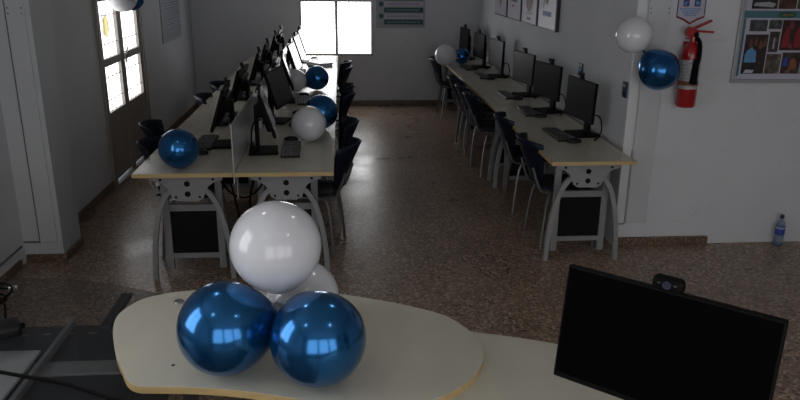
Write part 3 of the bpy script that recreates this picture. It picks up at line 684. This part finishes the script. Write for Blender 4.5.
for pts, lb in (([(-1.46, 2.84, GZ+.006), (-1.36, 2.80, GZ+.02), (-1.30, 2.70, GZ+.03), (-1.34, 2.58, GZ+.02), (-1.44, 2.52, GZ+.03), (-1.50, 2.60, GZ+.04), (-1.42, 2.70, GZ+.05), (-1.30, 2.62, GZ+.03), (-1.26, 2.52, GZ+.006)], 'black cable knotted in a loose coil at the upper left of the glass desk'),
                ([(-1.52, 2.44, GZ+.02), (-1.42, 2.40, GZ+.05), (-1.34, 2.46, GZ+.06), (-1.30, 2.56, GZ+.03), (-1.36, 2.64, GZ+.03), (-1.46, 2.60, GZ+.02)], 'black cable arching behind the power brick'),
                ([(-1.48, 2.74, GZ+.006), (-1.40, 2.68, GZ+.03), (-1.34, 2.60, GZ+.02), (-1.32, 2.50, GZ+.006), (-1.28, 2.45, GZ+.006), (-1.255, 2.42, GZ+.04)], 'thin black cable curling down to the power brick'),
                ([(-1.50, 2.60, GZ+.006), (-1.40, 2.62, GZ+.05), (-1.36, 2.72, GZ+.04), (-1.42, 2.78, GZ+.006), (-1.52, 2.76, GZ+.006)], 'thin black cable looped at the far left of the glass desk'),
                ([(-1.50, 2.50, GZ+.012), (-1.36, 2.56, GZ+.02), (-1.30, 2.66, GZ+.012), (-1.38, 2.74, GZ+.012), (-1.50, 2.68, GZ+.012)], 'thin black cable crossing the loop on the glass desk')):
    cable('cable', pts, 0.0045, lb, group=None)

# ---------------------------------------------------------------- things on the walls
# fire extinguisher
t = thing('fire_extinguisher', 'red fire extinguisher with black hose hung on the right wall', 'fire extinguisher', (2.415, 4.905, 1.082))
MB().lathe([(0.001, 0), (0.060, 0), (0.068, 0.012), (0.068, 0.36), (0.062, 0.40), (0.040, 0.435), (0.022, 0.45), (0.022, 0.475), (0.001, 0.475)]).build('cylinder_body', 'red', t, True)
MB().lathe([(0.0690, 0.13), (0.0690, 0.33)], n=36).build('body_label', 'label', t, True)
lb = MB()
for (z0, z1) in ((0.155, 0.185),): lb.lathe([(0.0696, z0), (0.0696, z1)], n=36)
lb.build('label_stripe', 'orangep', t, True)
MB().cyl((0, 0, 0.475), (0, 0, 0.53), 0.024).cyl((-0.030, 0.01, 0.515), (-0.030, -0.03, 0.515), 0.036, n=22).build('valve', 'red', t, True)
MB().cyl((0.004, -0.022, 0.50), (0.004, -0.030, 0.50), 0.018).build('gauge', 'black', t, True)
MB().box((0.045, -0.005, 0.520), (0.17, 0.03, 0.014), rot=(0, 0.05, 0)).build('carry_handle', 'red', t)
MB().box((0.035, -0.005, 0.560), (0.16, 0.03, 0.014), rot=(0, -0.42, 0)).build('squeeze_lever', 'red', t)
MB().tube([(0.012, -0.02, 0.48), (0.024, -0.055, 0.45), (0.016, -0.088, 0.38), (0.002, -0.088, 0.28), (-0.004, -0.088, 0.22)], 0.015, 10, 2).cyl((0.0, -0.088, 0.34), (-0.006, -0.088, 0.17), 0.019, 0.026).build('hose', 'cable', t, True)
MB().box((0, 0.078, 0.42), (0.05, 0.025, 0.05)).box((0, 0.045, 0.465), (0.03, 0.085, 0.008)).build('wall_bracket', 'red', t)
# sign above it
t = thing('extinguisher_sign', 'white and red shield shaped sign above the fire extinguisher', 'sign', (2.415, YJ-0.004, 1.655))
MB().prism([(-0.10, 0.235), (0.10, 0.235), (0.10, 0.045), (0.05, 0.028), (0, 0.0), (-0.05, 0.028), (-0.10, 0.045)], 0, 0.004, frame_xz(-0.002)).build('sign_panel', 'paper', t)
MB().prism([(-0.10, 0.045), (-0.05, 0.028), (0, 0.0), (0.05, 0.028), (0.10, 0.045), (0.10, 0.033), (0.05, 0.014), (0, -0.014), (-0.05, 0.014), (-0.10, 0.033)], 0, 0.004, frame_xz(-0.0035)).build('red_border', 'redp', t)
b = MB(); 
for x in (-0.098, 0.098): b.box((x, -0.0025, 0.11), (0.006, 0.002, 0.128))
b.box((0, -0.0025, 0.200), (0.196, 0.002, 0.05)).build('header', 'purple', t)
b = MB().box((-0.040, -0.003, 0.132), (0.042, 0.002, 0.048), bev=0).box((0.040, -0.003, 0.132), (0.042, 0.002, 0.048))
b.build('pictogram', 'purple', t)
b = MB().cyl((0.040, -0.0035, 0.132), (0.040, -0.0050, 0.132), 0.014).box((-0.046, -0.0045, 0.125), (0.014, 0.0015, 0.024)).box((-0.034, -0.0045, 0.137), (0.012, 0.0015, 0.010)).build('pictogram_mark', 'skyp', t)
b = MB()
for r, z in enumerate((0.092, 0.077, 0.062, 0.048)):
    wd = 0.16-0.025*r; x = -wd/2
    while x < wd/2-0.01:
        l = random.uniform(0.006, 0.018); b.box((x+l/2, -0.003, z), (l, 0.002, 0.009)); x += l+0.005
b.build('small_print', 'skyp', t)
# photo collage board
t = thing('photo_board', 'aluminium framed board with a collage of dark photographs on the right wall', 'photo board', (2.768, YJ-0.002, 1.235))
BW, BH = 1.15, 0.86
b = MB(); fw = 0.026
b.box((BW/2, -0.012, fw/2), (BW, 0.024, fw), bev=0.004).box((BW/2, -0.012, BH-fw/2), (BW, 0.024, fw), bev=0.004).box((fw/2, -0.012, BH/2), (fw, 0.024, BH-2*fw), bev=0.004).box((BW-fw/2, -0.012, BH/2), (fw, 0.024, BH-2*fw), bev=0.004).build('frame', 'alu', t)
MB().box((BW/2, -0.004, BH/2), (BW-2*fw, 0.008, BH-2*fw)).build('backing_sheet', 'paper', t)
MB().box((BW/2, -0.009, 0.478), (BW-2*fw-0.002, 0.002, 0.05)).box((0.045, -0.009, 0.25), (0.018, 0.002, 0.40)).build('teal_band', 'tealb', t)
def photo(x0, x1, z0, z1, col, amt, sc):
    m = mat('photo_print', col, 0.35, noise=(sc, amt)); ramp = [n for n in m.node_tree.nodes if n.type == 'VALTORGB'][0].color_ramp
    ramp.elements[0].color = (col[0]*0.25, col[1]*0.25, col[2]*0.3, 1); e = ramp.elements.new(0.5); e.color = (*col, 1)
    ramp.elements[2].color = (min(1, col[0]*4+0.05), col[1]*3+0.02, col[2]*2.5+0.02, 1); e = ramp.elements.new(0.62); e.color = (col[0]*1.2, col[1]*1.6, col[2]*1.8, 1)
    return MB().box(((x0+x1)/2, -0.010, (z0+z1)/2), (x1-x0, 0.003, z1-z0)).build('photograph', m, t)
p = photo(0.068, 0.234, 0.065, 0.340, (0.028, 0.014, 0.012), 0.9, 18)
MB().prism([(0.078, 0.145), (0.165, 0.145), (0.160, 0.215), (0.150, 0.232), (0.135, 0.236), (0.130, 0.250), (0.112, 0.250), (0.108, 0.236), (0.092, 0.230), (0.080, 0.20)], 0, 0.0012, frame_xz(-0.0130)).build('blue_shirt', 'skyp', p)
MB().prism([(0.072, 0.095), (0.165, 0.092), (0.166, 0.145), (0.078, 0.145)], 0, 0.0012, frame_xz(-0.0130)).build('dark_trousers', 'darkp', p)
MB().prism([(0.085, 0.070), (0.155, 0.070), (0.160, 0.092), (0.10, 0.096)], 0, 0.0012, frame_xz(-0.0130)).build('white_cloth', 'paper', p)
for fx, fz, fr_ in ((0.185, 0.27, 0.016), (0.112, 0.275, 0.013), (0.215, 0.285, 0.012), (0.150, 0.29, 0.011)):
    MB().prism(spline([(fx-fr_, fz-0.02), (fx-fr_*0.6, fz+0.02), (fx, fz+0.034), (fx+fr_*0.7, fz+0.015), (fx+fr_, fz-0.025), (fx, fz-0.03)], 4), 0, 0.0012, frame_xz(-0.0130)).build('warm_figure', 'brownp', p)
photo(0.086, 0.212, 0.362, 0.440, (0.05, 0.05, 0.055), 0.7, 30)
photo(0.226, 0.318, 0.378, 0.440, (0.05, 0.055, 0.05), 0.7, 30)
p = photo(0.243, 0.315, 0.218, 0.360, (0.04, 0.03, 0.022), 0.9, 30); MB().prism([(0.272, 0.24), (0.288, 0.24), (0.286, 0.31), (0.28, 0.325), (0.274, 0.31)], 0, 0.0012, frame_xz(-0.0130)).build('pale_figure', 'greyp', p)
p = photo(0.326, 0.500, 0.230, 0.440, (0.035, 0.006, 0.006), 0.9, 14)
for fx in (0.365, 0.45): MB().prism(spline([(fx-0.022, 0.255), (fx-0.026, 0.32), (fx-0.012, 0.365), (fx, 0.39), (fx+0.014, 0.36), (fx+0.025, 0.31), (fx+0.020, 0.255)], 4), 0, 0.0012, frame_xz(-0.0130)).build('red_figure', 'redp', p)
photo(0.243, 0.350, 0.065, 0.205, (0.09, 0.07, 0.05), 0.8, 25)
p = photo(0.362, 0.500, 0.065, 0.215, (0.04, 0.025, 0.02), 0.9, 20)
MB().prism(spline([(0.372, 0.12), (0.375, 0.165), (0.388, 0.185), (0.402, 0.16), (0.405, 0.12)], 4), 0, 0.0012, frame_xz(-0.0130)).build('blue_figure', 'blueprint', p)
MB().prism(spline([(0.42, 0.10), (0.425, 0.16), (0.445, 0.18), (0.468, 0.15), (0.47, 0.10)], 4), 0, 0.0012, frame_xz(-0.0130)).build('orange_figure', 'orangep', p)
p = photo(0.078, 0.262, 0.515, 0.64, (0.02, 0.014, 0.012), 0.9, 20); MB().prism([(0.09, 0.535), (0.235, 0.525), (0.25, 0.55), (0.20, 0.562), (0.10, 0.556)], 0, 0.0012, frame_xz(-0.0130)).build('pale_table', 'greyp', p)
photo(0.272, 0.40, 0.515, 0.64, (0.06, 0.022, 0.012), 0.9, 26); photo(0.41, 0.56, 0.515, 0.64, (0.05, 0.04, 0.03), 0.9, 20)
photo(0.510, 0.70, 0.065, 0.440, (0.04, 0.03, 0.03), 0.9, 20); photo(0.71, 1.09, 0.065, 0.440, (0.05, 0.03, 0.02), 0.9, 16)
photo(0.57, 1.09, 0.515, 0.64, (0.04, 0.04, 0.05), 0.9, 16); photo(0.060, 0.50, 0.655, 0.82, (0.05, 0.03, 0.03), 0.9, 16); photo(0.51, 1.09, 0.655, 0.82, (0.03, 0.03, 0.03), 0.9, 16)
MB().prism(spline([(-0.065, 0), (-0.045, 0.019), (0.045, 0.019), (0.065, 0), (0.045, -0.019), (-0.045, -0.019)], 4), 0, 0.003, Matrix.Translation((0.345, 0, 0.475)) @ frame_xz(-0.0150)).build('caption_badge', 'greenp', t)
b = MB(); x = 0.315
for l in (0.008, 0.006, 0.01, 0.007, 0.009, 0.006, 0.008): b.box((x+l/2, -0.0158, 0.475), (l, 0.0015, 0.010)); x += l+0.003
b.build('badge_lettering', 'goldp', t)

# four poster panels along the right wall
def poster_panel(y0, y1, z0, z1, label, kind):
    t = thing('poster_panel', label, 'poster', (XR, (y0+y1)/2, z0), group='poster panels in a line on the right wall'); w = y1-y0; H = z1-z0
    MB().box((-0.018, 0, H/2), (0.036, w, H), bev=0.002).build('panel_board', 'framedk', t)
    MB().box((-0.0368, 0.012, H/2+0.006), (0.0016, w-0.03, H-0.02)).build('print_sheet', 'paper', t)
    xs = -0.0384
    def disc(y, z, ry, rz, m, nm):
        MB().prism([(y+ry*math.cos(a*PI/12), z+rz*math.sin(a*PI/12)) for a in range(24)], 0, -0.0014, frame_yz(xs)).build(nm, m, t)
    def line(z, w_, hh, m, nm, y_=0.0):
        b = MB(); y = -w_/2
        while y < w_/2-0.02:
            l = random.uniform(0.02, 0.045); b.box((xs-0.0005, y_+y+l/2, z), (0.0014, l, hh*random.uniform(0.7, 1.0))); y += l+0.008
        b.build(nm, m, t)
    if kind == 0:
        MB().prism([(0.00, 0.23), (-0.09, 0.33), (-0.11, 0.50), (0, 0.44), (0.05, 0.50), (0.09, 0.35), (0.05, 0.25)], 0, -0.0014, frame_yz(xs)).build('leaf_mark', 'greenp', t)
        MB().prism(spline([(0.14, 0.19), (0.08, 0.29), (0.12, 0.45), (0.17, 0.41), (0.14, 0.29)], 5), 0, -0.0014, frame_yz(xs-0.0016)).build('leaf_edge', 'goldp', t)
        line(0.15, 0.30, 0.055, 'blueprint', 'lettering')
    elif kind == 1:
        disc(0, 0.33, 0.17, 0.20, 'brownp', 'crest'); disc(0, 0.37, 0.10, 0.12, 'darkp', 'crest_centre')
        for nm in (): pass
        line(0.115, 0.26, 0.030, 'greyp', 'lettering'); line(0.06, 0.16, 0.030, 'purple', 'lettering')
    elif kind == 2:
        line(0.225, 0.30, 0.06, 'purple', 'lettering'); line(0.155, 0.12, 0.03, 'redp', 'lettering', 0.05)
    else:
        MB().prism([(0, 0.10), (-0.14, 0.30), (-0.14, 0.56), (0.14, 0.56), (0.14, 0.30)], 0, -0.0014, frame_yz(xs)).build('crest', 'goldp', t)
        MB().prism([(0, 0.19), (-0.09, 0.33), (-0.09, 0.56), (0.09, 0.56), (0.09, 0.33)], 0, -0.0014, frame_yz(xs-0.0016)).build('crest_centre', 'darkp', t)
poster_panel(6.80, 7.43, 1.435, 2.15, 'white poster panel with green leaf mark and blue lettering, nearest the camera', 0)
poster_panel(7.50, 8.13, 1.435, 2.15, 'white poster panel with a round brown crest on the right wall', 1)
poster_panel(8.20, 8.85, 1.435, 2.15, 'white poster panel with dark purple lettering line on the right wall', 2)
poster_panel(8.92, 9.60, 1.435, 2.15, 'white poster panel with pointed gold crest, nearest the back wall', 3)
# striped notice board on the back wall
t = thing('notice_board', 'teal and grey striped notice board on the back wall beside the window', 'notice board', (0.865, YB-0.002, 1.155))
MB().box((0, -0.008, 0.36), (0.72, 0.016, 0.72), bev=0.003).build('board_panel', 'greyp', t)
for i in range(7):
    z = 0.078+i*0.086
    dark = i % 2 == 0
    s_ = MB().box((0.045, -0.0175, z), (0.58, 0.003, 0.070 if dark else 0.060)).build('stripe', 'teal' if dark else 'paper', t)
    b = MB(); x = -0.20
    while x < 0.26:
        l = random.uniform(0.02, 0.06); b.box((x+l/2, -0.0198, z), (l, 0.0014, 0.010)); x += l+0.012
    b.build('lettering', 'greyp' if dark else 'purple', s_)
    MB().cyl((-0.285, -0.016, z), (-0.285, -0.0195, z), 0.030 if dark else 0.036).build('round_icon', 'greyp' if dark else 'teal', t)
# left wall notice
t = thing('wall_notice', 'tall pale blue notice sheet in a frame on the left wall', 'notice', (XL+0.002, 9.62, 1.09))
MB().box((0.008, 0, 0.40), (0.016, 1.02, 0.80), bev=0.003).build('frame', 'alu', t)
MB().box((0.0168, 0, 0.40), (0.002, 0.94, 0.73)).build('sheet', 'greyp', t)
b = MB()
for r in range(9): b.box((0.0183, 0, 0.14+r*0.065), (0.001, 0.80, 0.030))
b.build('table_rows', 'paper', t)
b = MB()
for r in range(9):
    y = -0.38
    while y < 0.36:
        l = random.uniform(0.05, 0.12); b.box((0.0193, y+l/2, 0.14+r*0.065), (0.001, l, 0.012)); y += l+0.03
b.build('lettering', 'blueprint', t)
# wall plates
t = thing('wall_socket', 'dark blue socket plate on the right wall under the white balloon', 'socket', (XR-0.001, 5.048, 1.18))
MB().box((-0.006, 0, 0), (0.012, 0.075, 0.115), bev=0.003).build('plate', 'navyp', t)
for z in (-0.028, 0.028): MB().box((-0.0127, 0, z), (0.002, 0.045, 0.018)).build('socket_face', 'greyp' if z > 0 else 'black', t)
t = thing('wall_socket', 'small dark blue socket plate on the right wall above the first webcam', 'socket', (XR-0.001, 6.06, 1.19))
MB().box((-0.006, 0, 0), (0.012, 0.10, 0.10), bev=0.003).build('plate', 'navyp', t)
MB().box((-0.0127, 0, 0.0), (0.002, 0.05, 0.03)).build('socket_face', 'skyp', t)

# ---------------------------------------------------------------- small things
t = thing('water_bottle', 'clear plastic water bottle with blue label on the floor by the wall', 'bottle', (3.305, 4.925, 0.0))
MB().lathe([(0.001, 0.0), (0.030, 0.0), (0.034, 0.008), (0.034, 0.07), (0.031, 0.085), (0.034, 0.10), (0.034, 0.155), (0.028, 0.185), (0.015, 0.205), (0.013, 0.222), (0.001, 0.222)]).build('bottle_body', 'pet', t, True)
MB().lathe([(0.0350, 0.092), (0.0350, 0.156)], n=32).build('label', 'blueprint', t, True)
MB().lathe([(0.0356, 0.142), (0.0356, 0.152)], n=32).build('label_mark', 'paper', t, True)
MB().lathe([(0.001, 0.245), (0.015, 0.245), (0.016, 0.222), (0.001, 0.2221)]).build('cap', 'cap', t, True)
t = thing('paper_stack', 'white papers at the window end of the aisle side table', 'papers', (-0.30, 9.62, TZ+0.0005), 0.3)
MB().box((0, 0, 0.012), (0.26, 0.34, 0.024), bev=0.002).build('sheets', 'towel', t)
MB().box((0.02, -0.02, 0.034), (0.22, 0.26, 0.020), rot=(0, 0, 0.3), bev=0.006).build('folder', 'paper', t)
